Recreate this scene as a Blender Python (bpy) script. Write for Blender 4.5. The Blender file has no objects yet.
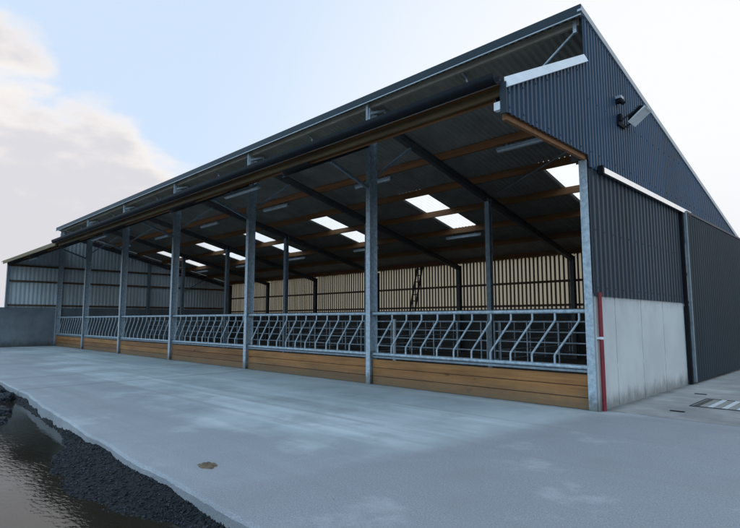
import bpy, math, random
from mathutils import Vector, Matrix, noise
R = math.radians
random.seed(7)
scene = bpy.context.scene
col = scene.collection

# ------------------------------------------------------------------ helpers
class MB:
    """collects shapes into one mesh"""
    def __init__(s): s.v = []; s.f = []; s.sm = []
    def add(s, vs, fs, smooth=False):
        o = len(s.v); s.v += [tuple(p) for p in vs]
        s.f += [tuple(i + o for i in f) for f in fs]; s.sm += [smooth] * len(fs)
        return s
    def box(s, x0, x1, y0, y1, z0, z1):
        vs = [(x0,y0,z0),(x1,y0,z0),(x1,y1,z0),(x0,y1,z0),(x0,y0,z1),(x1,y0,z1),(x1,y1,z1),(x0,y1,z1)]
        return s.add(vs, [(0,3,2,1),(4,5,6,7),(0,1,5,4),(1,2,6,5),(2,3,7,6),(3,0,4,7)])
    def frame(s, p0, p1, side):
        p0, p1 = Vector(p0), Vector(p1); d = (p1 - p0).normalized()
        a = Vector(side); a = (a - d * a.dot(d)).normalized(); return p0, p1, a, d.cross(a)
    def extr(s, prof, p0, p1, side, smooth=False):
        """2D profile (along side, along d x side) swept from p0 to p1"""
        p0, p1, a, b = s.frame(p0, p1, side); n = len(prof)
        vs = [p0 + a*u + b*w for u, w in prof] + [p1 + a*u + b*w for u, w in prof]
        fs = [(i, (i+1) % n, n + (i+1) % n, n + i) for i in range(n)]
        s.add(vs, fs, smooth); s.add(vs, [tuple(range(n))[::-1], tuple(range(n, 2*n))]); return s
    def bar(s, p0, p1, w, h, side=(1,0,0)):
        return s.extr([(-w/2,-h/2),(w/2,-h/2),(w/2,h/2),(-w/2,h/2)], p0, p1, side)
    def tube(s, pts, r, n=8):
        pts = [Vector(p) for p in pts]; rings = []; N = len(pts)
        for i, p in enumerate(pts):
            d = (pts[min(i+1,N-1)] - pts[max(i-1,0)]).normalized()
            ref = Vector((0,0,1)) if abs(d.z) < .8 else Vector((0,1,0))
            a = (ref - d*ref.dot(d)).normalized(); b = d.cross(a)
            rings.append([p + (a*math.cos(2*math.pi*k/n) + b*math.sin(2*math.pi*k/n))*r for k in range(n)])
        vs = [q for rg in rings for q in rg]
        fs = [(i*n+k, i*n+(k+1)%n, (i+1)*n+(k+1)%n, (i+1)*n+k) for i in range(N-1) for k in range(n)]
        s.add(vs, fs, True)
        s.add(rings[0], [tuple(range(n))[::-1]]); s.add(rings[-1], [tuple(range(n))]); return s
    def ibeam(s, p0, p1, side, w, h, tw=.012, tf=.014):
        """I section: flange width w along side, depth h across"""
        W, H, t = w/2, h/2, tw/2
        prof = [(-W,-H),(W,-H),(W,-H+tf),(t,-H+tf),(t,H-tf),(W,H-tf),(W,H),(-W,H),(-W,H-tf),(-t,H-tf),(-t,-H+tf),(-W,-H+tf)]
        p0, p1, a, b = s.frame(p0, p1, side); n = 12
        vs = [p0 + a*u + b*v for u, v in prof] + [p1 + a*u + b*v for u, v in prof]
        s.add(vs, [(i, (i+1) % n, n + (i+1) % n, n + i) for i in range(n)])
        q = [(0,1,2,11),(3,4,9,10),(5,6,7,8)]
        s.add(vs, [f[::-1] for f in q] + [tuple(i+n for i in f) for f in q]); return s
    def build(s, name, mat, parent=None):
        me = bpy.data.meshes.new(name)
        off = Vector(parent.get('_o', (0,0,0))) if parent else Vector((0,0,0))
        me.from_pydata([tuple(Vector(p) - off) for p in s.v], [], s.f)
        me.polygons.foreach_set('use_smooth', s.sm); me.materials.append(mat); me.update()
        o = bpy.data.objects.new(name, me); col.objects.link(o)
        if parent: o.parent = parent; o['_o'] = tuple(off)
        return o

def tag(o, label=None, cat=None, group=None, kind=None):
    for k, v in (('label',label),('category',cat),('group',group),('kind',kind)):
        if v: o[k] = v
    return o
def thing(name, loc, label, cat, group=None):
    o = bpy.data.objects.new(name, None); o.empty_display_size = .3; col.objects.link(o)
    o.location = loc; o['_o'] = tuple(loc); return tag(o, label, cat, group)
def copy_tree(o, parent=None):
    c = o.copy(); col.objects.link(c); c.parent = parent
    for ch in [k for k in col.objects if k.parent == o]: copy_tree(ch, c)
    return c

# ------------------------------------------------------------------ materials
def nt(name):
    m = bpy.data.materials.new(name); m.use_nodes = True
    return m, m.node_tree.nodes, m.node_tree.links, m.node_tree.nodes['Principled BSDF']
def ramp(n, stops):
    r = n.new('ShaderNodeValToRGB'); e = r.color_ramp.elements
    while len(e) < len(stops): e.new(.5)
    for k, (p, c) in zip(e, stops): k.position = p; k.color = (*c, 1) if len(c) == 3 else c
    return r
def mat(name, c1, c2, scale=4, rough=.6, metal=0, bump=.0, bscale=60, stretch=(1,1,1), detail=8, rvar=.1, spec=.5, lo=.35, hi=.65):
    m, n, l, p = nt(name)
    tc = n.new('ShaderNodeTexCoord'); mp = n.new('ShaderNodeMapping'); mp.inputs['Scale'].default_value = stretch
    l.new(tc.outputs['Object'], mp.inputs['Vector'])
    t = n.new('ShaderNodeTexNoise'); t.inputs['Scale'].default_value = scale; t.inputs['Detail'].default_value = detail; t.inputs['Roughness'].default_value = .65
    l.new(mp.outputs[0], t.inputs['Vector'])
    r = ramp(n, [(lo, c1), (hi, c2)]); l.new(t.outputs['Fac'], r.inputs[0]); l.new(r.outputs[0], p.inputs['Base Color'])
    mr = n.new('ShaderNodeMapRange'); mr.inputs['To Min'].default_value = rough - rvar; mr.inputs['To Max'].default_value = rough + rvar
    l.new(t.outputs['Fac'], mr.inputs['Value']); l.new(mr.outputs[0], p.inputs['Roughness'])
    p.inputs['Metallic'].default_value = metal; p.inputs['Specular IOR Level'].default_value = spec
    if bump:
        b = n.new('ShaderNodeBump'); b.inputs['Strength'].default_value = bump; b.inputs['Distance'].default_value = .02
        t2 = n.new('ShaderNodeTexNoise'); t2.inputs['Scale'].default_value = bscale; t2.inputs['Detail'].default_value = 4
        l.new(mp.outputs[0], t2.inputs['Vector']); l.new(t2.outputs['Fac'], b.inputs['Height']); l.new(b.outputs[0], p.inputs['Normal'])
    return m

M = {}
M['galv'] = mat('galvanised steel', (.28,.34,.39), (.55,.61,.66), 14, .5, .35, .08, 90)
def foot_dirt(m):
    n, l = m.node_tree.nodes, m.node_tree.links; p = n['Principled BSDF']; src = p.inputs['Base Color'].links[0].from_socket
    tc = n.new('ShaderNodeTexCoord'); sx = n.new('ShaderNodeSeparateXYZ'); l.new(tc.outputs['Object'], sx.inputs[0])
    t = n.new('ShaderNodeTexNoise'); t.inputs['Scale'].default_value = 9; t.inputs['Detail'].default_value = 6; l.new(tc.outputs['Object'], t.inputs['Vector'])
    a = n.new('ShaderNodeMath'); a.operation = 'MULTIPLY_ADD'; a.inputs[1].default_value = -.5; l.new(t.outputs['Fac'], a.inputs[0]); l.new(sx.outputs[2], a.inputs[2])
    r = n.new('ShaderNodeMapRange'); r.interpolation_type = 'SMOOTHSTEP'; r.inputs['From Min'].default_value = -.25; r.inputs['From Max'].default_value = .12; r.inputs['To Min'].default_value = .8; r.inputs['To Max'].default_value = 0; l.new(a.outputs[0], r.inputs[0])
    x = n.new('ShaderNodeMix'); x.data_type = 'RGBA'; l.new(r.outputs[0], x.inputs[0]); l.new(src, x.inputs[6]); x.inputs[7].default_value = (.12,.105,.085,1); l.new(x.outputs[2], p.inputs['Base Color'])
foot_dirt(M['galv'])
M['galv_dull'] = mat('dull galvanised steel', (.17,.20,.23), (.27,.31,.34), 7, .6, .35, .08, 90)
M['bright'] = mat('bright flashing', (.62,.66,.70), (.74,.77,.80), 5, .4, .15)
M['steel'] = mat('dark painted steel', (.055,.06,.065), (.09,.095,.10), 5, .6, .0, .05)
M['slate'] = mat('slate blue coated sheet', (.013,.044,.085), (.021,.058,.108), 2.2, .45, 0, .03, 40, (1,1,.3), spec=.25)
M['slate_grey'] = mat('anthracite coated sheet', (.022,.033,.045), (.034,.047,.061), 2.2, .5, 0, .03, 40, (1,1,.3), spec=.2)
def sheet_tone(m, amt, width=1.0):
    n, l = m.node_tree.nodes, m.node_tree.links; p = n['Principled BSDF']; src = p.inputs['Base Color'].links[0].from_socket
    tc = n.new('ShaderNodeTexCoord'); sx = n.new('ShaderNodeSeparateXYZ'); l.new(tc.outputs['Object'], sx.inputs[0])
    d = n.new('ShaderNodeMath'); d.operation = 'DIVIDE'; d.inputs[1].default_value = width; l.new(sx.outputs[1], d.inputs[0])
    f = n.new('ShaderNodeMath'); f.operation = 'FLOOR'; l.new(d.outputs[0], f.inputs[0])
    w = n.new('ShaderNodeTexWhiteNoise'); w.noise_dimensions = '1D'; l.new(f.outputs[0], w.inputs['W'])
    mp = n.new('ShaderNodeMapping'); mp.inputs['Scale'].default_value = (1,7,.35); l.new(tc.outputs['Object'], mp.inputs[0])
    t = n.new('ShaderNodeTexNoise'); t.inputs['Scale'].default_value = 1.3; t.inputs['Detail'].default_value = 6; l.new(mp.outputs[0], t.inputs['Vector'])
    a = n.new('ShaderNodeMath'); a.operation = 'ADD'; l.new(w.outputs['Value'], a.inputs[0]); l.new(t.outputs['Fac'], a.inputs[1])
    r = n.new('ShaderNodeMapRange'); r.inputs['From Max'].default_value = 2; r.inputs['To Min'].default_value = 1-amt; r.inputs['To Max'].default_value = 1+amt; l.new(a.outputs[0], r.inputs[0])
    x = n.new('ShaderNodeMix'); x.data_type = 'RGBA'; x.blend_type = 'MULTIPLY'; x.inputs[0].default_value = 1; l.new(src, x.inputs[6]); l.new(r.outputs[0], x.inputs[7]); l.new(x.outputs[2], p.inputs['Base Color'])
sheet_tone(M['slate'], .28); sheet_tone(M['slate_grey'], .28)
M['door'] = mat('dark green grey coated sheet', (.007,.018,.026), (.012,.026,.035), 1.6, .6, 0, .03, 40, (1,1,.25), spec=.15); sheet_tone(M['door'], .25)
M['track'] = mat('polished galvanised track', (.80,.81,.82), (.90,.90,.90), 5, .22, .9)
M['verge'] = mat('verge trim', (.30,.34,.38), (.42,.45,.48), 5, .4, .2)
M['roof'] = mat('fibre cement roof', (.27,.243,.21), (.37,.34,.30), 1.6, .85, 0, .1, 50)
M['pale'] = mat('pale sheet lining', (.46,.51,.54), (.58,.63,.65), 1.3, .6, 0, .03, 40, (1,1,.3))
M['timber'] = mat('orange treated timber', (.17,.068,.022), (.28,.12,.042), 3, .75, 0, .15, 30, (.25,4,4))
M['timber_dark'] = mat('dark treated timber', (.075,.045,.026), (.13,.08,.045), 3, .8, 0, .15, 30, (.3,3,3))
M['fascia'] = mat('weathered pale timber', (.16,.115,.055), (.25,.19,.095), 3, .8, 0, .15, 30, (.25,4,4))
M['fascia_brown'] = mat('weathered brown timber', (.10,.065,.032), (.17,.115,.055), 3, .8, 0, .15, 30, (.25,4,4))
M['slat'] = mat('dark space boarding', (.09,.07,.05), (.16,.125,.09), 6, .85, 0, .15, 30, (3,3,.4))
M['black'] = mat('black plastic', (.007,.008,.011), (.013,.014,.017), 8, .6, spec=.12)
M['red'] = mat('red painted pipe', (.17,.010,.016), (.25,.018,.026), 8, .5, 0, .05)
M['white'] = mat('white paint', (.66,.68,.70), (.80,.81,.82), 6, .5)
M['lamp'] = mat('diffuser plastic', (.42,.44,.46), (.55,.57,.58), 6, .45)
M['stone'] = mat('dark stone', (.006,.0065,.009), (.085,.09,.11), 30, .7, 0, .4, 90, lo=.5, hi=.74, detail=3, spec=.25)
M['ladder'] = mat('dark ladder', (.02,.018,.016), (.04,.035,.03), 8, .7)
M['dung'] = mat('dry brown dung', (.10,.065,.04), (.20,.14,.09), 18, .95, 0, .5, 60)
M['straw'] = mat('interior floor', (.04,.034,.028), (.09,.075,.055), 2, .95, 0, .4, 30)
M['iron'] = mat('dark cast iron', (.03,.03,.03), (.06,.06,.06), 12, .7, 0, .2)

def translucent(name, c, trans, tcol=(1,1,1)):
    m, n, l, p = nt(name)
    out = n['Material Output']
    a = n.new('ShaderNodeBsdfTranslucent'); a.inputs[0].default_value = (*c, 1)
    b = n.new('ShaderNodeBsdfTransparent'); b.inputs[0].default_value = (*tcol, 1)
    tx = n.new('ShaderNodeTexNoise'); tx.inputs['Scale'].default_value = 1.5; tx.inputs['Detail'].default_value = 5
    tc = n.new('ShaderNodeTexCoord'); l.new(tc.outputs['Object'], tx.inputs['Vector'])
    mr = n.new('ShaderNodeMapRange'); mr.inputs['To Min'].default_value = trans*.7; mr.inputs['To Max'].default_value = min(1, trans*1.3)
    l.new(tx.outputs['Fac'], mr.inputs[0])
    x = n.new('ShaderNodeMixShader'); l.new(mr.outputs[0], x.inputs[0]); l.new(a.outputs[0], x.inputs[1]); l.new(b.outputs[0], x.inputs[2])
    l.new(x.outputs[0], out.inputs[0]); n.remove(p); return m
M['rooflight'] = translucent('translucent rooflight', (.97,.97,.96), .8)
M['backing'] = translucent('cream windbreak mesh', (.225,.213,.18), .03, (.8,.78,.72))

def concrete_mat(name, kind):
    m, n, l, p = nt(name)
    tc = n.new('ShaderNodeTexCoord'); P = tc.outputs['Object']
    def noi(sc, det=8, st=(1,1,1), ro=.6, rot=0):
        mp = n.new('ShaderNodeMapping'); mp.inputs['Scale'].default_value = st; mp.inputs['Rotation'].default_value = (0,0,rot)
        l.new(P, mp.inputs[0])
        t = n.new('ShaderNodeTexNoise'); t.inputs['Scale'].default_value = sc; t.inputs['Detail'].default_value = det; t.inputs['Roughness'].default_value = ro
        l.new(mp.outputs[0], t.inputs['Vector']); return t.outputs['Fac']
    def mix(fac, a, b, mode='MIX'):
        x = n.new('ShaderNodeMix'); x.data_type = 'RGBA'; x.blend_type = mode
        if isinstance(fac, (int, float)): x.inputs[0].default_value = fac
        else: l.new(fac, x.inputs[0])
        for i, q in ((6, a), (7, b)):
            if isinstance(q, tuple): x.inputs[i].default_value = (*q, 1)
            else: l.new(q, x.inputs[i])
        return x.outputs[2]
    def rng(v, a, b, c=0, d=1, smooth=True):
        x = n.new('ShaderNodeMapRange'); x.interpolation_type = 'SMOOTHSTEP' if smooth else 'LINEAR'
        for i, q in enumerate((a, b, c, d)): x.inputs[i+1].default_value = q
        l.new(v, x.inputs[0]); return x.outputs[0]
    def math_(op, a, b=0, c=0):
        x = n.new('ShaderNodeMath'); x.operation = op
        for i, q in enumerate((a, b, c)):
            if isinstance(q, (int, float)): x.inputs[i].default_value = q
            else: l.new(q, x.inputs[i])
        return x.outputs[0]
    sp = n.new('ShaderNodeSeparateXYZ'); l.new(P, sp.inputs[0]); X, Y, Z = sp.outputs
    b = n.new('ShaderNodeBump'); b.inputs['Distance'].default_value = .012
    if kind == 'apron':
        big = noi(.35, 6); mid = noi(1.7, 9, (1,1,1), .68); fine = noi(85, 6, (1,1,1), .75); streak = noi(1.1, 6, (.12,1.6,1), .6)
        c = mix(rng(big, .35, .65), (.36,.385,.395), (.47,.495,.50))
        c = mix(rng(streak, .45, .72, 0, .7), c, (.62,.64,.64))
        c = mix(rng(mid, .52, .75, 0, .55), c, (.30,.305,.30))
        # rougher worn band towards the outer edge of the slab, with a wandering border
        wob = math_('MULTIPLY_ADD', big, 4.2, -2.1)
        yy = math_('ADD', math_('ADD', Y, math_('MULTIPLY', X, .10)), wob)
        xx = math_('ADD', math_('ADD', X, math_('MULTIPLY', Y, -.24)), math_('MULTIPLY', wob, .45))
        rough = math_('MAXIMUM', math_('MULTIPLY', rng(yy, -4.2, -5.4), .8), rng(xx, -.25, .75))
        c = mix(math_('MULTIPLY', rough, .95), c, mix(rng(fine, .35, .65), (.19,.188,.205), (.355,.355,.38)))
        sand = noi(120, 3, (1,1,1), .8)
        c = mix(rng(sand, .62, .78, 0, .35), c, (.13,.13,.13))
        c = mix(math_('MULTIPLY', rng(noi(30, 5, (1,1,1), .8), .50, .66), math_('ADD', math_('MULTIPLY', rough, .30), .06)), c, (.17,.165,.17))
        c = mix(rng(noi(9, 8, (1,1,1), .8), .66, .78, 0, .45), c, (.15,.145,.14))
        # yard beyond the corner: browner, joint line
        yard = math_('MULTIPLY', rng(Y, .18, .24), rng(X, .02, .05))
        c = mix(math_('MULTIPLY', yard, .6), c, mix(rng(noi(1.3, 8), .35, .65), (.17,.155,.135), (.33,.32,.30)))
        # slab joints across the apron
        jl = None
        for jx in (-22.6, -17.4, -12.35, -9.8):
            d = math_('ABSOLUTE', math_('SUBTRACT', X, math_('ADD', jx, math_('MULTIPLY', Y, -.06))))
            j = rng(math_('ADD', d, math_('MULTIPLY', mid, .08)), .02, .14, 1, 0); jl = j if jl is None else math_('MAXIMUM', jl, j)
        d = math_('ABSOLUTE', math_('SUBTRACT', Y, .2)); j = math_('MULTIPLY', rng(d, .006, .03, 1, 0), rng(X, .02, .05)); jl2 = math_('MAXIMUM', jl, j)
        c = mix(math_('MULTIPLY', jl2, .55), c, (.10,.10,.10))
        # damp dirty foot of the walls
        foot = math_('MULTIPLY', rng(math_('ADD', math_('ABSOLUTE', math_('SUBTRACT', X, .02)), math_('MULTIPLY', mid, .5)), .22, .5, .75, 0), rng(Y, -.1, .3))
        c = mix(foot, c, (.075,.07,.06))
        h = math_('ADD', math_('ADD', math_('MULTIPLY', fine, math_('ADD', math_('MULTIPLY', rough, .8), .25)), math_('MULTIPLY', mid, .5)), math_('MULTIPLY', noi(9, 4, (.1,2.2,1)), .5))
        kick_dirt_shade = math_('MULTIPLY', rng(math_('ADD', math_('ABSOLUTE', math_('SUBTRACT', Y, .1)), math_('MULTIPLY', mid, .35)), .17, .36, .7, 0), rng(X, .1, 0))  # dirt line along the kickboards, with their contact shade painted in
        c = mix(kick_dirt_shade, c, (.10,.09,.075))
        vor = n.new('ShaderNodeTexVoronoi'); vor.feature = 'DISTANCE_TO_EDGE'; vor.inputs['Scale'].default_value = .22
        dist = n.new('ShaderNodeVectorMath'); dist.operation = 'MULTIPLY_ADD'; dist.inputs[1].default_value = (1.2,1.2,0); nz = n.new('ShaderNodeTexNoise'); nz.inputs['Scale'].default_value = 1.1; nz.inputs['Detail'].default_value = 8
        l.new(P, nz.inputs['Vector']); l.new(nz.outputs['Color'], dist.inputs[0]); l.new(P, dist.inputs[2]); l.new(dist.outputs[0], vor.inputs['Vector'])
        crack = math_('MULTIPLY', rng(vor.outputs['Distance'], .0005, .0035, 1, 0), rng(noi(.5, 3), .5, .58))
        c = mix(math_('MULTIPLY', crack, .12), c, (.12,.12,.12))
        blot = noi(.9, 7, (1,1,1), .62); c = mix(rng(blot, .50, .68, 0, .42), c, (.235,.235,.24)); c = mix(rng(blot, .46, .30, 0, .35), c, (.56,.57,.57))
        tyre = noi(1.4, 5, (.05,1.5,1), .55); c = mix(rng(tyre, .54, .66, 0, .35), c, (.24,.235,.23))
        splat = math_('MULTIPLY', rng(noi(6, 8, (1,1,1), .72), .60, .68), rng(noi(.6, 4), .52, .66))
        c = mix(math_('MULTIPLY', splat, .5), c, (.14,.125,.10))
        l.new(h, b.inputs['Height']); b.inputs['Strength'].default_value = .4
        p.inputs['Roughness'].default_value = .8
    elif kind == 'wall':
        big = noi(.9, 7); mid = noi(3.5, 9, (1,1,.5), .7); pit = noi(60, 3)
        c = mix(rng(big, .35, .65), (.52,.525,.51), (.60,.605,.59))
        c = mix(rng(mid, .5, .8, 0, .25), c, (.30,.30,.285))
        c = mix(rng(pit, .66, .75, 0, .5), c, (.2,.2,.19))
        foot = rng(math_('ADD', Z, math_('MULTIPLY', mid, -.55)), -.30, .05, .7, 0)
        c = mix(foot, c, (.11,.10,.085))
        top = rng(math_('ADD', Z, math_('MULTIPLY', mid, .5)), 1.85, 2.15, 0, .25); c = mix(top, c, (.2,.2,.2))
        l.new(math_('ADD', mid, math_('MULTIPLY', pit, .3)), b.inputs['Height']); b.inputs['Strength'].default_value = .35
        p.inputs['Roughness'].default_value = .85
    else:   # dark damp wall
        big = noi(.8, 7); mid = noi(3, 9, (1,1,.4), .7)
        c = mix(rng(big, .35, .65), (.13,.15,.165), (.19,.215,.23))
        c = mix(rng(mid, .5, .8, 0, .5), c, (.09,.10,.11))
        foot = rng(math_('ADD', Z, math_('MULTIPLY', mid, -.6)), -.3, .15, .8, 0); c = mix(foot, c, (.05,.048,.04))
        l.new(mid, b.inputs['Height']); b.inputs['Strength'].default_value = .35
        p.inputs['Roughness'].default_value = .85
    l.new(c, p.inputs['Base Color']); l.new(b.outputs[0], p.inputs['Normal']); return m
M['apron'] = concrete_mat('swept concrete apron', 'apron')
M['wall'] = concrete_mat('cast concrete panels', 'wall')
M['wall_dark'] = concrete_mat('damp grey concrete', 'dark')

def board_mat():
    """horizontal boards: tone by board (height), grain along x, knots"""
    m, n, l, p = nt('stained kickboards')
    tc = n.new('ShaderNodeTexCoord')
    oi = n.new('ShaderNodeObjectInfo'); 
    ad = n.new('ShaderNodeVectorMath'); ad.operation = 'ADD'
    cx = n.new('ShaderNodeCombineXYZ'); ml = n.new('ShaderNodeMath'); ml.operation = 'MULTIPLY'; ml.inputs[1].default_value = 37.
    l.new(oi.outputs['Random'], ml.inputs[0]); l.new(ml.outputs[0], cx.inputs[0])
    l.new(tc.outputs['Object'], ad.inputs[0]); l.new(cx.outputs[0], ad.inputs[1])
    def noi(sc, st, det=6, ro=.6):
        mp = n.new('ShaderNodeMapping'); mp.inputs['Scale'].default_value = st; l.new(ad.outputs[0], mp.inputs[0])
        t = n.new('ShaderNodeTexNoise'); t.inputs['Scale'].default_value = sc; t.inputs['Detail'].default_value = det; t.inputs['Roughness'].default_value = ro
        l.new(mp.outputs[0], t.inputs['Vector']); return t.outputs['Fac']
    grain = noi(5, (.18,1,7)); patch = noi(1.4, (.7,1,3.2)); knot = noi(3.2, (1,1,2.2), 2)
    r = ramp(n, [(.25,(.26,.102,.028)),(.5,(.37,.160,.046)),(.75,(.46,.22,.072))]); l.new(grain, r.inputs[0])
    x = n.new('ShaderNodeMix'); x.data_type = 'RGBA'; x.blend_type = 'MULTIPLY'; x.inputs[0].default_value = .8
    r2 = ramp(n, [(.35,(.62,.58,.55)),(.65,(1.1,1.1,1.1))]); l.new(patch, r2.inputs[0]); l.new(r.outputs[0], x.inputs[6]); l.new(r2.outputs[0], x.inputs[7])
    r3 = ramp(n, [(.70,(1,1,1)),(.74,(.38,.33,.3))]); l.new(knot, r3.inputs[0])
    y = n.new('ShaderNodeMix'); y.data_type = 'RGBA'; y.blend_type = 'MULTIPLY'; y.inputs[0].default_value = 1; l.new(x.outputs[2], y.inputs[6]); l.new(r3.outputs[0], y.inputs[7])
    sx = n.new('ShaderNodeSeparateXYZ'); l.new(tc.outputs['Object'], sx.inputs[0])
    dv = n.new('ShaderNodeMath'); dv.operation = 'DIVIDE'; dv.inputs[1].default_value = .185; l.new(sx.outputs[2], dv.inputs[0])
    flr = n.new('ShaderNodeMath'); flr.operation = 'FLOOR'; l.new(dv.outputs[0], flr.inputs[0])
    av = n.new('ShaderNodeMath'); av.operation = 'ADD'; l.new(flr.outputs[0], av.inputs[0]); l.new(ml.outputs[0], av.inputs[1])
    wnz = n.new('ShaderNodeTexWhiteNoise'); wnz.noise_dimensions = '1D'; l.new(av.outputs[0], wnz.inputs['W'])
    r4 = ramp(n, [(0,(.62,.56,.52)),(1,(1.15,1.12,1.05))]); l.new(wnz.outputs['Value'], r4.inputs[0])
    y2 = n.new('ShaderNodeMix'); y2.data_type = 'RGBA'; y2.blend_type = 'MULTIPLY'; y2.inputs[0].default_value = 1; l.new(y.outputs[2], y2.inputs[6]); l.new(r4.outputs[0], y2.inputs[7])
    spl = noi(7, (1,1,1), 8, .7)
    zz = n.new('ShaderNodeMath'); zz.operation = 'MULTIPLY_ADD'; zz.inputs[1].default_value = -.45; l.new(spl, zz.inputs[0]); l.new(sx.outputs[2], zz.inputs[2])
    dr_ = n.new('ShaderNodeMapRange'); dr_.interpolation_type = 'SMOOTHSTEP'; dr_.inputs['From Min'].default_value = -.24; dr_.inputs['From Max'].default_value = .16; dr_.inputs['To Min'].default_value = .85; dr_.inputs['To Max'].default_value = .10; l.new(zz.outputs[0], dr_.inputs[0])
    y3 = n.new('ShaderNodeMix'); y3.data_type = 'RGBA'; l.new(dr_.outputs[0], y3.inputs[0]); l.new(y2.outputs[2], y3.inputs[6]); y3.inputs[7].default_value = (.17,.11,.06,1)
    l.new(y3.outputs[2], p.inputs['Base Color']); p.inputs['Roughness'].default_value = .75
    b = n.new('ShaderNodeBump'); b.inputs['Strength'].default_value = .3; b.inputs['Distance'].default_value = .01; l.new(grain, b.inputs['Height']); l.new(b.outputs[0], p.inputs['Normal'])
    return m
M['boards'] = board_mat()

def water_mat():
    m, n, l, p = nt('muddy puddle water')
    p.inputs['Base Color'].default_value = (.024,.021,.015,1); p.inputs['Roughness'].default_value = .04; p.inputs['IOR'].default_value = 1.33
    tc = n.new('ShaderNodeTexCoord'); mp = n.new('ShaderNodeMapping'); mp.inputs['Scale'].default_value = (1,2.0,1); mp.inputs['Rotation'].default_value = (0,0,R(-42))
    l.new(tc.outputs['Object'], mp.inputs[0])
    t = n.new('ShaderNodeTexNoise'); t.inputs['Scale'].default_value = 11; t.inputs['Detail'].default_value = 3; t.inputs['Roughness'].default_value = .5; l.new(mp.outputs[0], t.inputs['Vector'])
    t2 = n.new('ShaderNodeTexNoise'); t2.inputs['Scale'].default_value = .7; l.new(tc.outputs['Object'], t2.inputs['Vector'])
    r = ramp(n, [(.4,(.25,.25,.25)),(.62,(1,1,1))]); l.new(t2.outputs['Fac'], r.inputs[0])
    mu = n.new('ShaderNodeMath'); mu.operation = 'MULTIPLY'; l.new(t.outputs['Fac'], mu.inputs[0]); l.new(r.outputs[0], mu.inputs[1])
    b = n.new('ShaderNodeBump'); b.inputs['Strength'].default_value = .11; b.inputs['Distance'].default_value = .03
    l.new(mu.outputs[0], b.inputs['Height']); l.new(b.outputs[0], p.inputs['Normal']); return m
M['water'] = water_mat()
M['mud'] = mat('wet dark gravel and mud', (.005,.005,.006), (.018,.0175,.019), 20, .75, 0, .9, 45, rvar=.2, spec=.2)
M['earth'] = mat('rough farm ground', (.022,.030,.014), (.042,.050,.024), .7, .95, 0, .6, 8)

# ------------------------------------------------------------------ dimensions
BAY = 5.0; NB = 6; L = BAY*NB; D = 11.15
SL = .236; ZA = 6.65                      # main roof: top line at the front, fall per metre to the back
roofz = lambda y: ZA - SL*y
CY, CZ, CS = -2.57, 4.56, .494            # canopy eave and rise per metre
canz = lambda y: CZ + CS*(y - CY)
FX = [0,-5.1,-10.27,-15.35,-20.35,-25.2,-30]

# ------------------------------------------------------------------ ground
g = MB(); g.add([(-900,-900,-.32),(900,-900,-.32),(900,900,-.32),(-900,900,-.32)], [(0,1,2,3)])
tag(g.build('ground', M['earth']), kind='structure')

EDGE = [(-46,-4.4),(-30,-5.0),(-20,-5.35),(-14,-5.6),(-11.1,-5.72),(-8.83,-5.79),(-6.26,-6.0),(-3.54,-6.17),(-1.34,-6.27),(.21,-6.32),(6,-6.45),(16,-6.6)]
def edge_y(x):
    for (a, ya), (b, yb) in zip(EDGE, EDGE[1:]):
        if a <= x <= b: return ya + (yb-ya)*(x-a)/(b-a)
    return EDGE[0][1] if x < EDGE[0][0] else EDGE[-1][1]
xs = []; x = -46
while x < 16.001: xs.append(x); x += .06 if -13 < x < 3 else .5
sl = MB(); top = []; low = []; back = []
for x in xs:
    n1 = noise.noise((x*1.1, 3.1, 0))*.035 + noise.noise((x*7, 9.1, 0))*.009 + min(0, noise.noise((x*16, 4.1, 2))+.3)*-.025
    n2 = noise.noise((x*3, 1.7, 4))*.03
    y = edge_y(x) + n1
    top.append((x, y+.02, 0)); low.append((x, y-.012+n2*.4, -.022-.012*abs(noise.noise((x*9,2,1))))); back.append((x, y+n2-.004, -.34))
far = [(x, 13.5, 0) for x in xs]; N = len(xs)
sl.add(far + top + low + back, [(i, N+i, N+i+1, i+1) for i in range(N-1)] + [(N+i, 2*N+i, 2*N+i+1, N+i+1) for i in range(N-1)] + [(2*N+i, 3*N+i, 3*N+i+1, 2*N+i+1) for i in range(N-1)])
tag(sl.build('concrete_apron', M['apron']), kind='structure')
fl = MB(); fl.box(-L+.1, -.25, .32, 10.8, -.05, .006)
tag(fl.build('shed_floor', M['straw']), kind='structure')

# puddle and gravel bank
wv = MB(); wv.add([(-40,-16,-.2),(5,-16,-.2),(5,-5.0,-.2),(-40,-4.2,-.2)], [(0,1,2,3)])
tag(wv.build('water', M['water']), kind='structure')
BW = [(-46,.5),(-20,.6),(-12.5,.55),(-11,.2),(-9.5,.18),(-8.4,.12),(-7,.10),(-5.6,.08),(-4.8,.12),(-4.2,.26),(-3.4,.52),(-2.6,.60),(-1.9,.60),(-1.3,.42),(-.8,.24),(-.3,.28),(.4,.45),(3,.7),(6,.8)]
def bank_w(x):
    for (a, ya), (b, yb) in zip(BW, BW[1:]):
        if a <= x <= b: return ya + (yb-ya)*(x-a)/(b-a)
    return .5
def bank_z(x, y):
    u = (edge_y(x) + .06 - y)/bank_w(x)
    base = -.065 - .135*u if u < 1 else -.2 - .06*min(u-1, 1) - .05*max(0, min((edge_y(x)-y-bank_w(x)), 1))
    nz = noise.fractal((x*2.3, y*2.3, .3), 1, 2, 4)*.022 + noise.fractal((x*14, y*14, .8), 1, 2, 3)*.005
    return base + nz
bk = MB(); bx = []; x = -30
while x < 5: bx.append(x); x += .05 if -9 < x < 2 else .12
ny = 36
for x in bx:
    for j in range(ny):
        y = edge_y(x) + .1 - 1.7*(j/(ny-1))**1.2
        bk.v.append((x, y, bank_z(x, y) if j else -.10))
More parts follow.
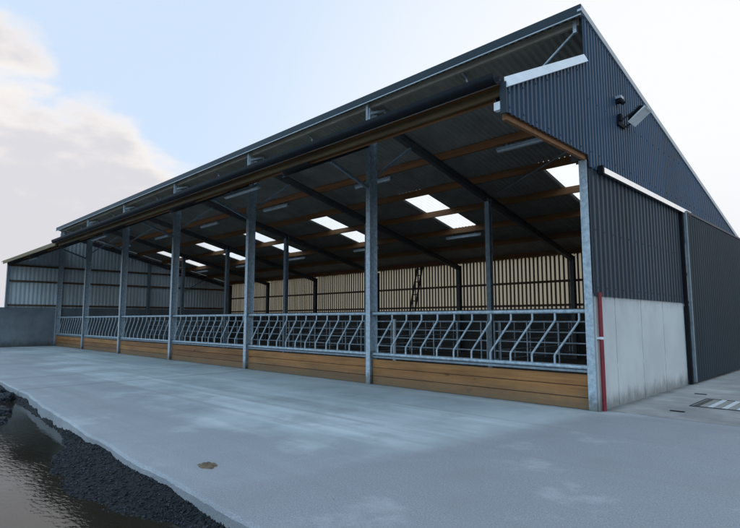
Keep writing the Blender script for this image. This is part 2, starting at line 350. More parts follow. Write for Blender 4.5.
for i in range(len(bx)-1):
    for j in range(ny-1):
        bk.f.append((i*ny+j, i*ny+j+1, (i+1)*ny+j+1, (i+1)*ny+j)); bk.sm.append(False)
ico_v = []; t = (1+5**.5)/2
for a, b in ((-1,t),(1,t),(-1,-t),(1,-t)): ico_v.append(Vector((a,b,0)).normalized())
for a, b in ((-1,t),(1,t),(-1,-t),(1,-t)): ico_v.append(Vector((0,a,b)).normalized())
for a, b in ((t,-1),(t,1),(-t,-1),(-t,1)): ico_v.append(Vector((a,0,b)).normalized())
ico_f = [(0,11,5),(0,5,1),(0,1,7),(0,7,10),(0,10,11),(1,5,9),(5,11,4),(11,10,2),(10,7,6),(7,1,8),(3,9,4),(3,4,2),(3,2,6),(3,6,8),(3,8,9),(4,9,5),(2,4,11),(6,2,10),(8,6,7),(9,8,1)]
def stone(mb, x, y, z, r, rnd):
    rot = Matrix.Rotation(rnd.random()*6.3, 3, 'Z') @ Matrix.Rotation(rnd.random()*6.3, 3, 'X')
    sc = Vector((1, rnd.uniform(.6,.95), rnd.uniform(.4,.75)))
    vs = []
    for v in ico_v:
        q = rot @ v; q = Vector((q.x*sc.x, q.y*sc.y, q.z*sc.z))*r*rnd.uniform(.78,1.15); vs.append((x+q.x, y+q.y, z+q.z))
    mb.add(vs, ico_f)
rnd = random.Random(3)
for _ in range(9000):
    x = rnd.uniform(-5.2, 1.6) if rnd.random() < .86 else rnd.uniform(-13, -5)
    w = bank_w(x); u = rnd.random()**.9*1.05
    y = edge_y(x) + .02 - u*w; z = bank_z(x, y)
    if z < -.235: continue
    r = rnd.choice((.005,.006,.008,.009,.011,.015)) * rnd.uniform(.8,1.3)
    if rnd.random() < .015: r *= 1.9
    stone(bk, x, y, z + r*.2, r, rnd)
tag(bk.build('gravel', M['mud']), kind='stuff', label='dark wet gravel bank sloping from the concrete edge into the puddle')
bk_m = bpy.data.objects['gravel'].data; bk_m.materials.append(M['stone'])
nb = (len(bx)-1)*(ny-1)
bk_m.polygons.foreach_set('material_index', [0]*nb + [1]*(len(bk_m.polygons)-nb))

def subdiv_rock(name, cx, cy, cz, sx, sy, sz, m, seed):
    """irregular clod: subdivided icosahedron pushed by noise"""
    vs = list(ico_v); fs = list(ico_f)
    for _ in range(3):
        mid = {}; nf = []
        def mp(a, b):
            k = (min(a,b), max(a,b))
            if k not in mid: mid[k] = len(vs); vs.append(((vs[a]+vs[b])/2).normalized())
            return mid[k]
        for a, b, c in fs:
            ab, bc, ca = mp(a,b), mp(b,c), mp(c,a); nf += [(a,ab,ca),(b,bc,ab),(c,ca,bc),(ab,bc,ca)]
        fs = nf
    mb = MB(); out = []
    for v in vs:
        k = 1 + .35*noise.fractal(v*1.6 + Vector((seed*3.1,0,0)), 1, 2, 3) + .12*noise.noise(v*6 + Vector((seed,1,2)))
        out.append((cx+v.x*sx*k, cy+v.y*sy*k, cz+v.z*sz*k))
    mb.add(out, fs, True); return mb.build(name, m)
ROCKS = [(-9.5,-5.98,-.17,.26,.15,.13,'largest dark clod of mud lying against the edge of the concrete apron'),
         (-10.5,-5.93,-.17,.20,.13,.12,'farthest of the dark clods along the apron edge'),
         (-7.9,-6.35,-.19,.34,.15,.09,'long low dark mud clod standing in the water'),
         (-7.0,-6.55,-.2,.30,.13,.06,'nearest flat dark mud clod in the puddle')]
for i, (a, b, c, d, e, f, lab) in enumerate(ROCKS):
    tag(subdiv_rock('mud_clod', a, b, c, d, e, f, M['stone'], i+1), lab, 'clod', 'dark clods at the puddle edge')
# dung patch on the apron
db = MB(); rings = [(1.0,.001),(.86,.009),(.66,.015),(.42,.02),(.2,.017)]; nR = len(rings)
vs = []; K = 40
for rr, z in rings:
    for k in range(K):
        a = 2*math.pi*k/K; cx, cy = math.cos(a), math.sin(a)
        w = 1 + .5*noise.noise((cx*1.3, cy*1.3, 5)) + .3*noise.noise((cx*4, cy*4, 2)) + .18*noise.noise((cx*11, cy*11, 7))
        zz = z*(1 + .9*noise.noise((cx*rr*5, cy*rr*5, 9))) if rr < 1 else z
        vs.append((-1.49 + cx*.13*rr*w, -5.81 + cy*.08*rr*w, max(.001, zz)))
vs.append((-1.49,-5.81,.012))
fs = [(r*K+k, r*K+(k+1)%K, (r+1)*K+(k+1)%K, (r+1)*K+k) for r in range(nR-1) for k in range(K)] + [((nR-1)*K+k, (nR-1)*K+(k+1)%K, nR*K) for k in range(K)]
db.add(vs, fs, True)
tag(db.build('dung_patch', M['dung']), 'small dry brown dung patch on the bare concrete apron', 'dung')

# ------------------------------------------------------------------ the shed
S = thing('cattle_shed', (0,0,0), 'large open fronted cattle shed clad in slate blue sheeting with a long canopy', 'barn')

# columns
for i, x in enumerate(FX):
    w = .13
    xc = x - .067 if i == 0 else (x if i < NB else x + .08)
    c = MB(); c.ibeam((xc,.125,0), (xc,.125,6.42 if 0 < i < NB else (6.3 if i else 4.06)), (1,0,0), w, .25, .014, .016)
    c.build('column', M['galv'], S)
    if i == 0:                                     # gable corner column carries on above the cladding foot
        c = MB(); c.ibeam((x-.2,.125,4.07), (x-.2,.125,5.75), (1,0,0), .13, .2); c.build('upper_column', M['steel'], S)
    xr = x - .2 if i == 0 else (x if i < NB else x + .12)
    c = MB(); c.ibeam((xr,10.85,0), (xr,10.85,3.84), (1,0,0), .15, .2); c.build('rear_column', M['steel'], S)
    xi = x - .2 if i == 0 else (x if i < NB else x + .12)
    if i != 0:
        c = MB(); c.ibeam((xi,5.12,0), (xi,5.12,5.08), (1,0,0), .15, .16); c.build('inner_column', M['galv_dull'], S)
    # rafter, from the front column to the rear wall
    ys_ = 1.25 if i == 0 else .2
    r = MB(); r.ibeam((xr,ys_,roofz(ys_)-.36), (xr,10.95,roofz(10.95)-.36), (1,0,0), .13, .2); r.build('rafter', M['steel'], S)
    # canopy rafter
    r = MB(); r.ibeam((xr if i else x-.2,-2.42,canz(-2.42)-.27), (xr if i else x-.2,-.01,canz(-.01)-.27), (1,0,0), .12, .17); r.build('canopy_rafter', M['steel'], S)
    # knee braces forward to the canopy and back to the rafter
    if 0 < i < NB:
        b = MB(); b.bar((x,-.005,4.5), (x,-1.15,canz(-1.15)-.36), .07, .07); b.build('knee_brace', M['galv_dull'], S)
        b = MB(); b.bar((x,.255,4.82), (x,1.55,roofz(1.55)-.47), .06, .06); b.build('knee_brace', M['galv_dull'], S)
    # stub and galvanised cleats that carry the apex purlin above the canopy
    if 0 < i < NB:
        b = MB(); b.box(x-.035, x+.035, -.035, -.005, 6.12, 6.60); b.build('apex_post', M['galv_dull'], S)
        b = MB(); b.bar((x,.02,6.30), (x+.16,.40,6.44), .05, .035, (0,0,1)); b.bar((x+.16,.40,6.46), (x+.20,.46,6.16), .05, .02, (1,0,0))
        b.box(x-.05, x+.05, -.02, .03, 6.14, 6.24); b.build('apex_bracket', M['galv'], S)
for i in range(NB):                                # a lighter strut at each mid bay
    x = (FX[i]+FX[i+1])/2
    b = MB(); b.bar((x-.02,.38,6.46), (x+.04,.46,6.10), .05, .02, (1,0,0)); b.bar((x-.02,.38,6.47), (x-.02,.1,6.55), .05, .03, (1,0,0)); b.build('vent_strut', M['galv'], S)
# timber purlins
b = MB(); b.extr([(-.03,-.13),(.03,-.13),(.03,0),(-.03,0)], (-.05,.1,roofz(.1)-.045), (-L+.05,.1,roofz(.1)-.045), (0,-1,0)); b.build('apex_beam', M['roof'], S)
for y in (1.2, 2.78, 4.35, 5.93, 7.5, 9.07, 10.64):
    p = MB(); z = roofz(y) - .045
    p.extr([(-.035,-.20),(.035,-.20),(.035,0),(-.035,0)], (-.05,y,z), (-L+.05,y,z), (0,-1,0)); p.build('purlin', M['timber'], S)
for y in (-1.72, -.85, -.06):
    p = MB(); z = canz(y) - .035
    p.extr([(-.035,-.24),(.035,-.24),(.035,0),(-.035,0)], (-.05,y,z), (-L+.05,y,z), (0,-1,0)); p.build('canopy_purlin', M['timber'], S)
p = MB(); p.box(-L+.02, -20.3, -2.62, -2.575, 4.40, 4.56); p.build('canopy_fascia', M['fascia'], S)
p = MB(); p.box(-20.296, -.06, -2.50, -2.455, 4.405, 4.50); p.build('canopy_fascia', M['fascia_brown'], S)
p = MB(); p.box(-.062, -.005, -2.50, -.02, 4.05, 4.20); p.build('gable_rail', M['timber'], S)
p = MB(); p.box(-.13, .02, -2.59, -2.515, 4.17, 4.28); p.build('rail_cap', M['white'], S)

def wave(x, pitch, amp): return amp*math.cos(2*math.pi*x/pitch)
def roof_strip(x0, x1, ys, zf, skip=None, pitch=.146, amp=.024, th=.0):
    """corrugated sheet, corrugations run up the slope; skip(xm, ym) leaves holes"""
    mb = MB(); n = int(round((x1-x0)/pitch*6)); nx = n+1; m = len(ys)
    for k in range(nx):
        x = x0 + (x1-x0)*k/n
        for y in ys: mb.v.append((x, y, zf(y) + wave(x, pitch, amp)))
    for k in range(n):
        xm = x0 + (x1-x0)*(k+.5)/n
        for j in range(m-1):
            if skip and skip(xm, (ys[j]+ys[j+1])/2): continue
            mb.f.append((k*m+j, (k+1)*m+j, (k+1)*m+j+1, k*m+j+1)); mb.sm.append(True)
    return mb
P = .146
RL = []
for i in range(NB):
    xc = (FX[i]+FX[i+1])/2 - .01; k0 = round((xc-.5)/P); RL.append((k0*P, (k0+7)*P))
inrl = lambda x: any(a < x < b for a, b in RL)
ys = [-.06, 4.40, 7.55, D+.12]
n0 = round((L+.45)/P)
roof_strip(-n0*P, .0, ys, lambda y: roofz(y)-.02, lambda x, y: inrl(x) and 4.4 < y < 7.55).build('roof_sheet', M['roof'], S)
for a, b in RL:
    roof_strip(a, b, [4.36, 7.6], lambda y: roofz(y)-.014).build('rooflight', M['rooflight'], S)
roof_strip(-n0*P, .0, [CY-.03, .0], canz).build('canopy_sheet', M['roof'], S)
# fascia along the top edge, a folded flashing with a lip
p = MB(); p.extr([(.03,-.115),(0,-.115),(0,.045),(-.20,.0),(-.20,.015),(0,.06),(.012,.06),(.012,-.10),(.03,-.10)], (.06,-.085,ZA), (-L-.5,-.085,ZA), (0,-1,0)); 
fa = p.build('roof_fascia', M['slate_grey'], S)
p = MB(); p.box(-L-.5, .06, -.118, -.10, ZA-.14, ZA-.12); p.build('fascia_lip', M['verge'], S)
# verge trims down both gables
for xa, xb, m in ((.0, .07, 'verge'), (-L-.5, -L-.44, 'verge')):
    p = MB(); a, b = Vector(((xa+xb)/2,-.09,ZA+.01)), Vector(((xa+xb)/2,D+.2,roofz(D+.2)+.01))
    p.extr([(-.035,-.075),(.035,-.075),(.035,.035),(-.035,.035)], a, b, (-1,0,0)); p.build('verge_trim', M[m], S)
# black gutter on the canopy eave: open half round with hangers, end caps
p = MB(); A_ = [math.pi + math.pi*k/12 for k in range(13)]
pr = [(.08*math.cos(a), .088*math.sin(a)) for a in A_] + [(.08,.04),(.068,.04),(.07,.0)] + [(.072*math.cos(a), .08*math.sin(a)) for a in A_[::-1]][1:-1] + [(-.07,.0),(-.072,.05),(-.08,.05)]
p.extr(pr, (-.02,-2.69,4.565), (-20.25,-2.69,4.565), (0,-1,0))
gu = p.build('gutter', M['black'], S)
# bright flashing along the canopy verge of the near gable (leans outwards)
p = MB(); ya, yb = CY-.02, .02
p.add([(.035,ya,canz(ya)-.12),(.10,ya,canz(ya)-.11),(.035,ya,canz(ya)+.035),(.035,yb,canz(yb)-.12),(.10,yb,canz(yb)-.11),(.035,yb,canz(yb)+.035)],
      [(0,1,2),(3,5,4),(1,4,5,2),(0,3,4,1),(0,2,5,3)]); p.build('canopy_flashing', M['bright'], S)
p = MB(); ya, yb = CY-.02, -.01
p.extr([(-.03,-.10),(.03,-.10),(.03,.03),(-.03,.03)], (-L-.045,ya,canz(ya)), (-L-.045,yb,canz(yb)), (-1,0,0)); p.build('canopy_flashing', M['fascia'], S)

def clad(x, s0, s1, pitch, rel, z0, z1, sgn=1, rib=.36):
    """box profile vertical sheet in the plane x, running along y; z0/z1 functions of y"""
    mb = MB(); prof = []
    k = 0; s = s0
    while s < s1 - 1e-6:
        for f, d in ((0,0),(rib,0),(rib+.14,1),(.86,1)):
            y = s + f*pitch
            if y < s1: prof.append((y, d))
        s += pitch
    prof.append((s1, 0)); 
    for y, d in prof: mb.v += [(x + sgn*d*rel, y, z0(y)), (x + sgn*d*rel, y, z1(y))]
    for i in range(len(prof)-1):
        mb.f.append((2*i, 2*i+2, 2*i+3, 2*i+1)); mb.sm.append(False)
    return mb
def rivets(mb, x, pts):
    for y, z in pts: mb.box(x-.004, x+.006, y-.011, y+.011, z-.011, z+.011)
ub = clad(.03, -2.57, .0, .122, .020, lambda y: 4.12, lambda y: canz(y)-.02)
rivets(ub, .051, [(k*.366-2.49, canz(k*.366-2.49)-.2) for k in range(7)]); rivets(ub, .051, [(k*.366-2.49, 4.2) for k in range(7)])
ub.build('gable_cladding', M['slate'], S)
ub = clad(.03, .0, D+.05, .122, .020, lambda y: 4.12 if y < .03 else 3.93, lambda y: roofz(y)-.06)
for z in (4.2, 5.1): rivets(ub, .051, [(y, z) for y in [k*.366 + .08 for k in range(int(11/.366))] if z < roofz(y)-.25])
ub.build('gable_cladding', M['slate'], S)
ub = clad(.012, .03, 5.14, .19, .024, lambda y: 1.815, lambda y: 3.945)
rivets(ub, .037, [(y, z) for z in (1.95, 2.9) for y in [.03+.19*k*2+.13 for k in range(13)]])
ub.build('gable_cladding', M['slate_grey'], S)
p = MB(); p.box(-.03, .062, -2.60, -2.572, 4.10, canz(-2.59)-.03); p.build('corner_trim', M['slate_grey'], S)
# sliding door with its track, frame and ribs
dr = clad(.13, 5.2, 11.28, .2, .009, lambda y: .06, lambda y: 3.90)
d = dr.build('sliding_door', M['door'], S)
p = MB(); p.box(.095, .15, 5.12, 5.20, .05, 3.93); p.build('door_stile', M['galv_dull'], d)
p = MB(); p.box(.10, .128, 5.2, 11.28, .05, 3.9); p.build('door_core', M['door'], d)
p = MB(); p.box(.10, .155, 5.2, 11.3, 3.9, 3.95); p.build('door_head', M['slate_grey'], d)
p = MB(); p.extr([(-.025,.03),(.048,.045),(.055,-.045),(-.025,-.065)], (.085,.36,3.93), (.085,5.62,3.93), (1,0,0)); p.build('door_track', M['track'], S)
p = MB(); p.box(.06, .15, .30, .36, 3.86, 4.0); p.build('track_stop', M['black'], S)
p = MB(); p.box(.02, .094, 5.02, 5.10, 0, 3.9); p.build('door_jamb', M['black'], S)
# rear wall: dark spaced boards with pale windbreak mesh behind
for i in range(NB):
    x1 = FX[i] - .1; x0 = FX[i+1] + .1 if i < NB-1 else FX[i+1] + .05
    sb = MB(); n = 28; pt = (x1-x0)/n; rr = random.Random(i)
    for k in range(n):
        a = x0 + pt*k; sb.box(a+rr.uniform(0,.012), a+pt*.38+rr.uniform(0,.012), 11.0, 11.022, 1.80+rr.uniform(-.02,.02), 3.98)
    sb.build('space_boarding', M['slat'], S)
    for z in (2.0, 2.92):
        p = MB(); p.box(x0-.02, x1+.02, 10.93, 10.99, z-.045, z+.045); p.build('wall_rail', M['timber_dark'], S)
mb_ = MB(); mb_.add([(-L,11.06,1.75),(-.02,11.06,1.75),(-.02,11.06,4.0),(-L,11.06,4.0)], [(0,1,2,3)]); mb_.build('windbreak_mesh', M['backing'], S)
p = MB(); p.box(-L, -.01, 11.06, 11.10, 3.98, roofz(11.1)-.045); p.build('rear_fascia', M['slate_grey'], S)
# far gable: pale box profile lining, rails and posts, wing beyond the front line
clad(-L, -2.42, D, .2, .03, lambda y: 2.06, lambda y: (canz(y)-.05 if y < 0 else roofz(y)-.08), -1).build('far_cladding', M['pale'], S)
for z in (2.22, 3.52, 4.36):
    p = MB(); p.box(-L+.005, -L+.07, -2.40, 11.0 if z < 4 else 9.6, z-.05, z+.05); p.build('wall_rail', M['timber_dark'], S)
p = MB(); p.ibeam((-L+.1,-2.36,2.1), (-L+.1,-2.36,4.35), (1,0,0), .1, .1); p.build('wing_post', M['galv_dull'], S)
p = MB(); p.bar((-L+.15,7.4,3.3), (-L+.15,9.3,4.4), .05, .05); p.build('knee_brace', M['galv_dull'], S)
# roof plane wind braces in the end bay, short hanger under the apex at the near gable
p = MB(); p.tube([(-3.6,.35,6.05), (-.25,-.35,5.12)], .028); p.build('wind_brace', M['galv'], S)
p = MB(); p.tube([(-4.8,5.2,5.22), (-.3,2.4,5.45)], .022); p.build('wind_brace', M['galv_dull'], S)
p = MB(); p.tube([(-.16,.18,6.42), (-1.1,.22,5.80)], .025); p.build('wind_brace', M['galv'], S)
p = MB(); p.box(-.15, -.09, .05, .11, 6.33, 6.55); p.build('apex_hanger', M['galv'], S)

# ------------------------------------------------------------------ concrete walls
w = MB(); js = [.06, .93, 2.22, 3.53, 5.08]
for a, b in zip(js, js[1:]): w.box(-.16, 0, a+.011, b-.011, 0, 1.86)
w.box(-.15, -.03, .1, 5.06, 0, 1.85)
for y in js[1:4]: w.box(-.005, .004, y-.03, y+.03, .62, .70)
tag(w.build('concrete_wall', M['wall']), 'pale grey cast concrete wall of upright panels below the gable cladding', 'wall')
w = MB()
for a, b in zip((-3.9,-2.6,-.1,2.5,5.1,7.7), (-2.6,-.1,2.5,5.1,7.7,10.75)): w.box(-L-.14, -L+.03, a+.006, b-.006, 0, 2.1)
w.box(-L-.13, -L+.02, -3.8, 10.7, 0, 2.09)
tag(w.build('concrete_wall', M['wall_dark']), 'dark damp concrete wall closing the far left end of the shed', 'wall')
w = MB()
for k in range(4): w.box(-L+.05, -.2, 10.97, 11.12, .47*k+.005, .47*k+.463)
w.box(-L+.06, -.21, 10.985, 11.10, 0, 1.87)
M['wall_back'] = mat('dark back wall concrete', (.035,.033,.03), (.075,.07,.062), 2, .9, 0, .3, 30)  # darker concrete tone than the other walls
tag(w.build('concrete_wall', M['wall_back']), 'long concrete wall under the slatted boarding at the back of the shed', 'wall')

# ------------------------------------------------------------------ feed barriers and kickboards
ORD = ['first','second','third','fourth','fifth','last']
FB = thing('feed_barrier', (0,.11,0), '', 'feed barrier', 'feed barriers along the open front')
for nm, z, r in (('top_rail',1.575,.036), ('bottom_rail',.665,.034)):
    m_ = MB(); m_.tube([(-.09,.11,z), (-4.93,.11,z)], r, 10); m_.build(nm, M['galv'], FB)
m_ = MB(); m_.box(-4.93, -.09, .085, .135, .585, .622); m_.build('base_angle', M['galv_dull'], FB)
for x in (-.075, -4.94):
    m_ = MB(); m_.box(x-.012, x+.012, .055, .165, .60, .73); m_.build('end_bracket', M['galv_dull'], FB)
    m_ = MB(); m_.box(x-.012, x+.012, .055, .165, 1.52, 1.63); m_.build('end_bracket', M['galv_dull'], FB)
for k in range(11):
    x = -.27 - .409*k; b = x - .44
    m_ = MB(); m_.tube([(x,.11,1.56),(x,.11,1.44),(x-.012,.11,1.405),(b+.012,.11,.855),(b,.11,.82),(b,.11,.68)], .019, 8); m_.build('bar', M['galv'], FB)
LB = ['galvanised slant bar feed barrier nearest the red pipe at the shed corner', 'second feed barrier from the red pipe, in front of the tall ladder',
      'third feed barrier from the red pipe', 'fourth feed barrier from the red pipe', 'fifth feed barrier from the red pipe', 'farthest feed barrier, beside the dark end wall']
KB = MB(); rk = random.Random(5)
for k in range(3): KB.box(-4.93, -.075, .085+rk.uniform(0,.008), .135, .006+.185*k, .006+.185*k+.172)
kb = KB.build('kickboard', M['boards']); kb['category'] = 'kickboard'; kb['group'] = 'timber kickboards under the feed barriers'
LK = ['nearest brown timber kickboard, ending at the red pipe corner', 'brown timber kickboard under the second feed barrier from the corner', 'brown timber kickboard under the third feed barrier from the corner',
      'brown timber kickboard under the fourth feed barrier from the corner', 'brown timber kickboard under the fifth feed barrier from the corner', 'farthest brown timber kickboard, meeting the dark end wall']
for i in range(NB):
    o = FB if i == 0 else copy_tree(FB); o.location.x = FX[i]; o.scale.x = (FX[i]-FX[i+1])/5; o['label'] = LB[i]
    q = kb if i == 0 else copy_tree(kb); q.location.x = FX[i]; q.scale.x = (FX[i]-FX[i+1])/5; q['label'] = LK[i]

# ------------------------------------------------------------------ pen gates inside
PG = thing('pen_gate', (0,5.12,0), '', 'gate', 'galvanised gates on the inner column line')
for z in (1.38, 1.1, .82, .53, .27):
    m_ = MB(); m_.tube([(-.12,5.12,z), (-4.88,5.12,z)], .02 if z < 1.3 else .025, 6); m_.build('rail', M['galv'], PG)
for x in (-.12, -.32, -1.15, -2.05, -2.95, -3.85, -4.68, -4.88):
    m_ = MB(); m_.tube([(x,5.10,.2), (x,5.10,1.4)], .021, 6); m_.build('upright', M['galv'], PG)
LG = ['five rail pen gate behind the nearest feed barrier, beside the gable wall', 'five rail pen gate behind the feed barrier with the white post', 'third five rail pen gate from the gable wall',
      'fourth five rail pen gate from the gable wall', 'fifth five rail pen gate from the gable wall', 'farthest five rail pen gate, by the dark end wall']
for i in range(NB):
    o = PG if i == 0 else copy_tree(PG); o.location.x = FX[i]; o.scale.x = (FX[i]-FX[i+1])/5; o['label'] = LG[i]
LX = ['gate running to the back wall beside the first inner post from the blue gable', 'gate running to the back wall beside the second inner post from the blue gable', 'gate running to the back wall beside the third inner post from the blue gable']
for i in range(3):
    o = copy_tree(PG); o.location = (FX[i+1], 5.24, 0); o.rotation_euler.z = R(-90); o.scale.x = 1.1; o['label'] = LX[i]; o['group'] = 'cross gates inside the shed'
w = MB(); w.tube([(-8.8,4.95,.006),(-8.8,4.95,1.46)], .06, 10)
tag(w.build('post', M['white']), 'short thick white post standing among the gates behind the feed barrier', 'post')

# ladder leaning on the rear wall
T = thing('ladder', (-12.5,9.9,0), 'dark ladder leaning against the slatted back wall', 'ladder')
lp = lambda s, f: (-12.62 + .2*f + s*.15, 9.9 + .85*f, .006 + 4.0*f)
for s in (-1, 1):
    m_ = MB(); m_.bar(lp(s,0), lp(s,1), .075, .05); m_.build('stile', M['ladder'], T)
for k in range(13):
    f = (k+.6)/13.2; m_ = MB(); m_.tube([lp(-1,f), lp(1,f)], .024, 6); m_.build('rung', M['ladder'], T)

# red pipe on the corner
T = thing('drain_pipe', (.05,.16,0), 'dark red pipe standing at the front corner of the gable wall', 'pipe')
m_ = MB(); m_.tube([(.05,.16,0), (.05,.16,1.87)], .034, 14); m_.build('pipe', M['red'], T)
m_ = MB(); m_.tube([(.05,.16,1.12), (.05,.16,1.16)], .038, 14); m_.box(0, .05, .10, .22, 1.125, 1.155); m_.build('pipe_clip', M['white'], T)

# ------------------------------------------------------------------ lights
LF = thing('strip_light', (0,0,0), '', 'light', 'strip lights under the roof')
m_ = MB(); m_.extr([(-.05,-.02),(.05,-.02),(.05,.045),(-.05,.045)], (-.78,0,0), (.78,0,0), (0,1,0)); m_.build('lamp_body', M['galv_dull'], LF)
m_ = MB(); m_.extr([(.06*math.cos(a), -.021+.05*math.sin(a)) for a in [math.pi + math.pi*k/8 for k in range(9)]], (-.75,0,0), (.75,0,0), (0,1,0), True); m_.build('diffuser', M['lamp'], LF)
for x in (-.5, .5):
    m_ = MB(); m_.box(x-.012, x+.012, -.012, .012, .046, .12); m_.build('hanger', M['galv_dull'], LF)
MID = [(a+b)/2 for a, b in zip(FX, FX[1:])]
spots = [(MID[i], 2.78, roofz(2.78)-.045-.2-.12, 'front row under the main roof', i) for i in range(NB)] + \
        [(MID[i+1], 7.55, roofz(7.55)-.045-.2-.12, 'rear row below the bright rooflights', i+1) for i in range(NB-1)] + \
        [(MID[i*2+1]-.1, -1.72, canz(-1.72)-.035-.24-.12, 'canopy row', i*2+1) for i in range(3)]
BN = ['bay nearest the blue gable', 'second bay from the blue gable', 'third bay from the blue gable', 'fourth bay from the blue gable', 'fifth bay from the blue gable', 'bay at the far left end']
for k, (x, y, z, row, b) in enumerate(spots):
    o = LF if k == 0 else copy_tree(LF); o.location = (x, y, z); o['label'] = 'strip light, %s, %s' % (row, BN[b])

# floodlight and sensor on the gable
n_ = Vector((.60,-.12,-.79)).normalized(); a_ = Vector((.80,0,.60)); a_ = (a_ - n_*a_.dot(n_)).normalized(); b_ = n_.cross(a_)
cF = Vector((.30,1.78,5.22))
def obox(mb, c, da, db, dn, taper=1.0):
    vs = []
    for sn, k in ((-1,taper),(1,1)):
        for sa, sb_ in ((-1,-1),(1,-1),(1,1),(-1,1)): vs.append(c + a_*sa*da*k + b_*sb_*db*k + n_*sn*dn)
    mb.add(vs, [(0,3,2,1),(4,5,6,7),(0,1,5,4),(1,2,6,5),(2,3,7,6),(3,0,4,7)]); return mb
T = thing('floodlight', (.06,1.5,5.1), 'white fronted floodlight bracketed to the blue gable cladding', 'floodlight')
m_ = obox(MB(), cF - n_*.05, .185, .135, .05, .72); 
for k in range(6): obox(m_, cF - n_*.115 + a_*(-.1+.04*k), .006, .085, .022)
hs = m_.build('housing', M['black'], T)
m_ = MB()
for da, db, ca, cb in ((.19,.014,0,.126),(.19,.014,0,-.126),(.014,.112,.176,0),(.014,.112,-.176,0)): obox(m_, cF + a_*ca + b_*cb + n_*.012, da, db, .014)
m_.build('bezel', M['white'], T)
m_ = obox(MB(), cF + n_*.006, .162, .112, .006); m_.build('lens', M['white'], T)  # white colour stands in for the glass reflecting the sky
m_ = MB()
for s in (-1, 1): m_.bar(cF - n_*.06 + b_*s*.15, Vector((.075,1.5+.0,5.03)) + b_*s*.15*.9, .03, .012, tuple(n_))
m_.box(.058, .085, 1.32, 1.66, 4.99, 5.06); m_.build('bracket', M['black'], T)
m_ = MB(); m_.box(.058, .115, 1.36, 1.46, 5.08, 5.20); m_.build('junction_box', M['black'], T)
T = thing('motion_sensor', (.06,1.35,5.45), 'small dark motion sensor with a pale cap above the floodlight', 'sensor')
m_ = MB(); m_.box(.058, .14, 1.30, 1.40, 5.40, 5.47); m_.tube([(.12,1.35,5.44),(.18,1.35,5.37)], .04, 10); m_.build('sensor_body', M['black'], T)
m_ = MB(); m_.box(.058, .16, 1.28, 1.42, 5.47, 5.52); m_.build('cap', M['verge'], T)

# drain grate in the yard by the sliding door, slot drains
T = thing('drain_grate', (1.16,2.2,0), 'slatted metal drain grate set in the yard by the sliding door', 'grate')
m_ = MB(); m_.box(.88, 1.62, 1.66, 2.74, .002, .006); m_.build('pit', M['wall'], T)
for k in range(4):
    x = .95 + .2*k; m_ = MB(); m_.box(x-.035, x+.035, 1.68, 2.72, .0075, .016); m_.build('slat', M['iron' if k == 0 else 'bright'], T)
m_ = MB()
for a, b, c, d_ in ((.86,.88,1.64,2.76),(1.62,1.64,1.64,2.76),(.88,1.62,1.64,1.66),(.88,1.62,2.74,2.76)): m_.box(a, b, c, d_, .001, .014)
m_.build('grate_frame', M['iron'], T)
for (x, y, lab) in ((.62,3.40,'small dark drain slot nearer the sliding door'), (.87,.93,'small dark drain slot nearer the red pipe')):
    m_ = MB(); m_.box(x-.10, x+.10, y-.045, y+.045, .002, .007); m_.box(x-.10, x+.10, y-.008, y+.008, .0075, .012)
    tag(m_.build('drain_slot', M['black']), lab, 'drain', 'drain slots in the yard')

# ------------------------------------------------------------------ sky and sun
SUN_EL, SUN_AZ = 11.0, -22.0        # azimuth from +Y, clockwise towards +X
sd = Vector((math.sin(R(SUN_AZ))*math.cos(R(SUN_EL)), math.cos(R(SUN_AZ))*math.cos(R(SUN_EL)), math.sin(R(SUN_EL))))
su = bpy.data.lights.new('sun', 'SUN'); su.energy = 2.0; su.angle = R(.5); su.color = (1,.88,.72)
so = bpy.data.objects.new('sun', su); so.rotation_euler = (-sd).to_track_quat('-Z', 'Y').to_euler(); so.location = (0,40,30); col.objects.link(so)
w = bpy.data.worlds.new('World'); scene.world = w; w.use_nodes = True
n, l = w.node_tree.nodes, w.node_tree.links
bg = n['Background']; bg.inputs['Strength'].default_value = .12
sky = n.new('ShaderNodeTexSky'); sky.sky_type = 'NISHITA'; sky.sun_disc = False; sky.sun_elevation = R(SUN_EL); sky.sun_rotation = R(SUN_AZ); sky.ozone_density = 2.0; sky.dust_density = .6
tc = n.new('ShaderNodeTexCoord')
def vdot(vec):
    d = n.new('ShaderNodeVectorMath'); d.operation = 'DOT_PRODUCT'; d.inputs[1].default_value = vec; l.new(tc.outputs['Generated'], d.inputs[0]); return d.outputs['Value']
def wr(v, a, b, c=0, d=1):
    x = n.new('ShaderNodeMapRange'); x.interpolation_type = 'SMOOTHSTEP'
    for i, q in enumerate((a, b, c, d)): x.inputs[i+1].default_value = q
    l.new(v, x.inputs[0]); return x.outputs[0]
def wm(op, a, b=0):
    x = n.new('ShaderNodeMath'); x.operation = op
    for i, q in enumerate((a, b)):
        if isinstance(q, (int, float)): x.inputs[i].default_value = q
        else: l.new(q, x.inputs[i])
    return x.outputs[0]
def wmix(f, a, b):
    x = n.new('ShaderNodeMix'); x.data_type = 'RGBA'
    if isinstance(f, (int, float)): x.inputs[0].default_value = f
    else: l.new(f, x.inputs[0])
    for i, q in ((6, a), (7, b)):
        if isinstance(q, tuple): x.inputs[i].default_value = (*q, 1)
        else: l.new(q, x.inputs[i])
    return x.outputs[2]
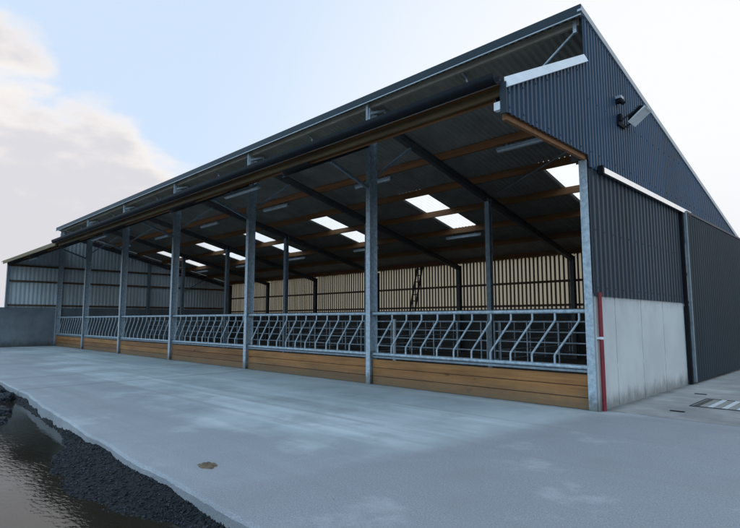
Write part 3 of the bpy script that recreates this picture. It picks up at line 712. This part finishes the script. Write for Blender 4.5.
def wn(sc, det, off=(0,0,0), st=(1,1,2.2)):
    mp = n.new('ShaderNodeMapping'); mp.inputs['Scale'].default_value = st; mp.inputs['Location'].default_value = off; l.new(tc.outputs['Generated'], mp.inputs[0])
    t = n.new('ShaderNodeTexNoise'); t.inputs['Scale'].default_value = sc; t.inputs['Detail'].default_value = det; t.inputs['Roughness'].default_value = .5; l.new(mp.outputs[0], t.inputs['Vector']); return t.outputs['Fac']
G = 1/.12
elev = vdot((0,0,1)); right = vdot((0,1,0))
base = wmix(.86, sky.outputs[0], (.72*G,.87*G,1.08*G))
base = wmix(wr(right, .40, .88), base, (.97*G,.985*G,1.0*G))          # thin bright haze towards the low sun
base = wmix(wr(right, .2, -.5), base, (.86*G,1.28*G,1.66*G))        # clear blue sky away from the sun
base = wmix(wr(elev, .30, .0, 0, .75), base, (.84*G,.84*G,.88*G))     # haze near the horizon
def blob(d, a, b):
    v = Vector(d).normalized(); return wr(vdot(tuple(v)), math.cos(a), math.cos(b))
c1 = wn(3.2, 8, (1.3,.2,.4)); c2 = wn(9, 6, (.3,.7,.1))
bank = wm('MAXIMUM', blob((-.95,.23,.09), R(21), R(5)), wm('MULTIPLY', blob((-.905,.13,.37), R(8), R(1)), .72))
c3 = wn(26, 5, (.9,.1,.6))
cov = wm('ADD', wm('ADD', wm('MULTIPLY', c1, .36), wm('ADD', wm('MULTIPLY', c2, .27), wm('MULTIPLY', c3, .08))), wm('MULTIPLY', bank, .42))
cm = wr(cov, .52, .66)
shade = wn(3.0, 6, (4.1,2.2,.3))
lit = wm('ADD', wm('ADD', wm('MULTIPLY', shade, .40), wm('MULTIPLY', c2, .16)), wr(cov, .52, .80, 0, .4))
ccol = wmix(wr(lit, .30, .60), (1.06*G,.96*G,.87*G), (.73*G,.715*G,.75*G))
fin = wmix(wm('MULTIPLY', cm, .92), base, ccol)
l.new(fin, bg.inputs['Color'])

# ------------------------------------------------------------------ camera
cam = bpy.data.cameras.new('camera'); cam.sensor_width = 36; cam.lens = 36*526/740; cam.clip_end = 3000; cam.clip_start = .05
co = bpy.data.objects.new('camera', cam); co.location = (3.44,-8.47,1.43); co.rotation_euler = (R(90) + math.atan(56/526), 0, R(45)); col.objects.link(co)
scene.camera = co
scene.view_settings.view_transform = 'Standard'; scene.view_settings.look = 'None'; scene.view_settings.exposure = 0
scene.cycles.max_bounces = 8; scene.cycles.transparent_max_bounces = 12; scene.cycles.use_denoising = True
for o in col.objects:
    if '_o' in o: del o['_o']
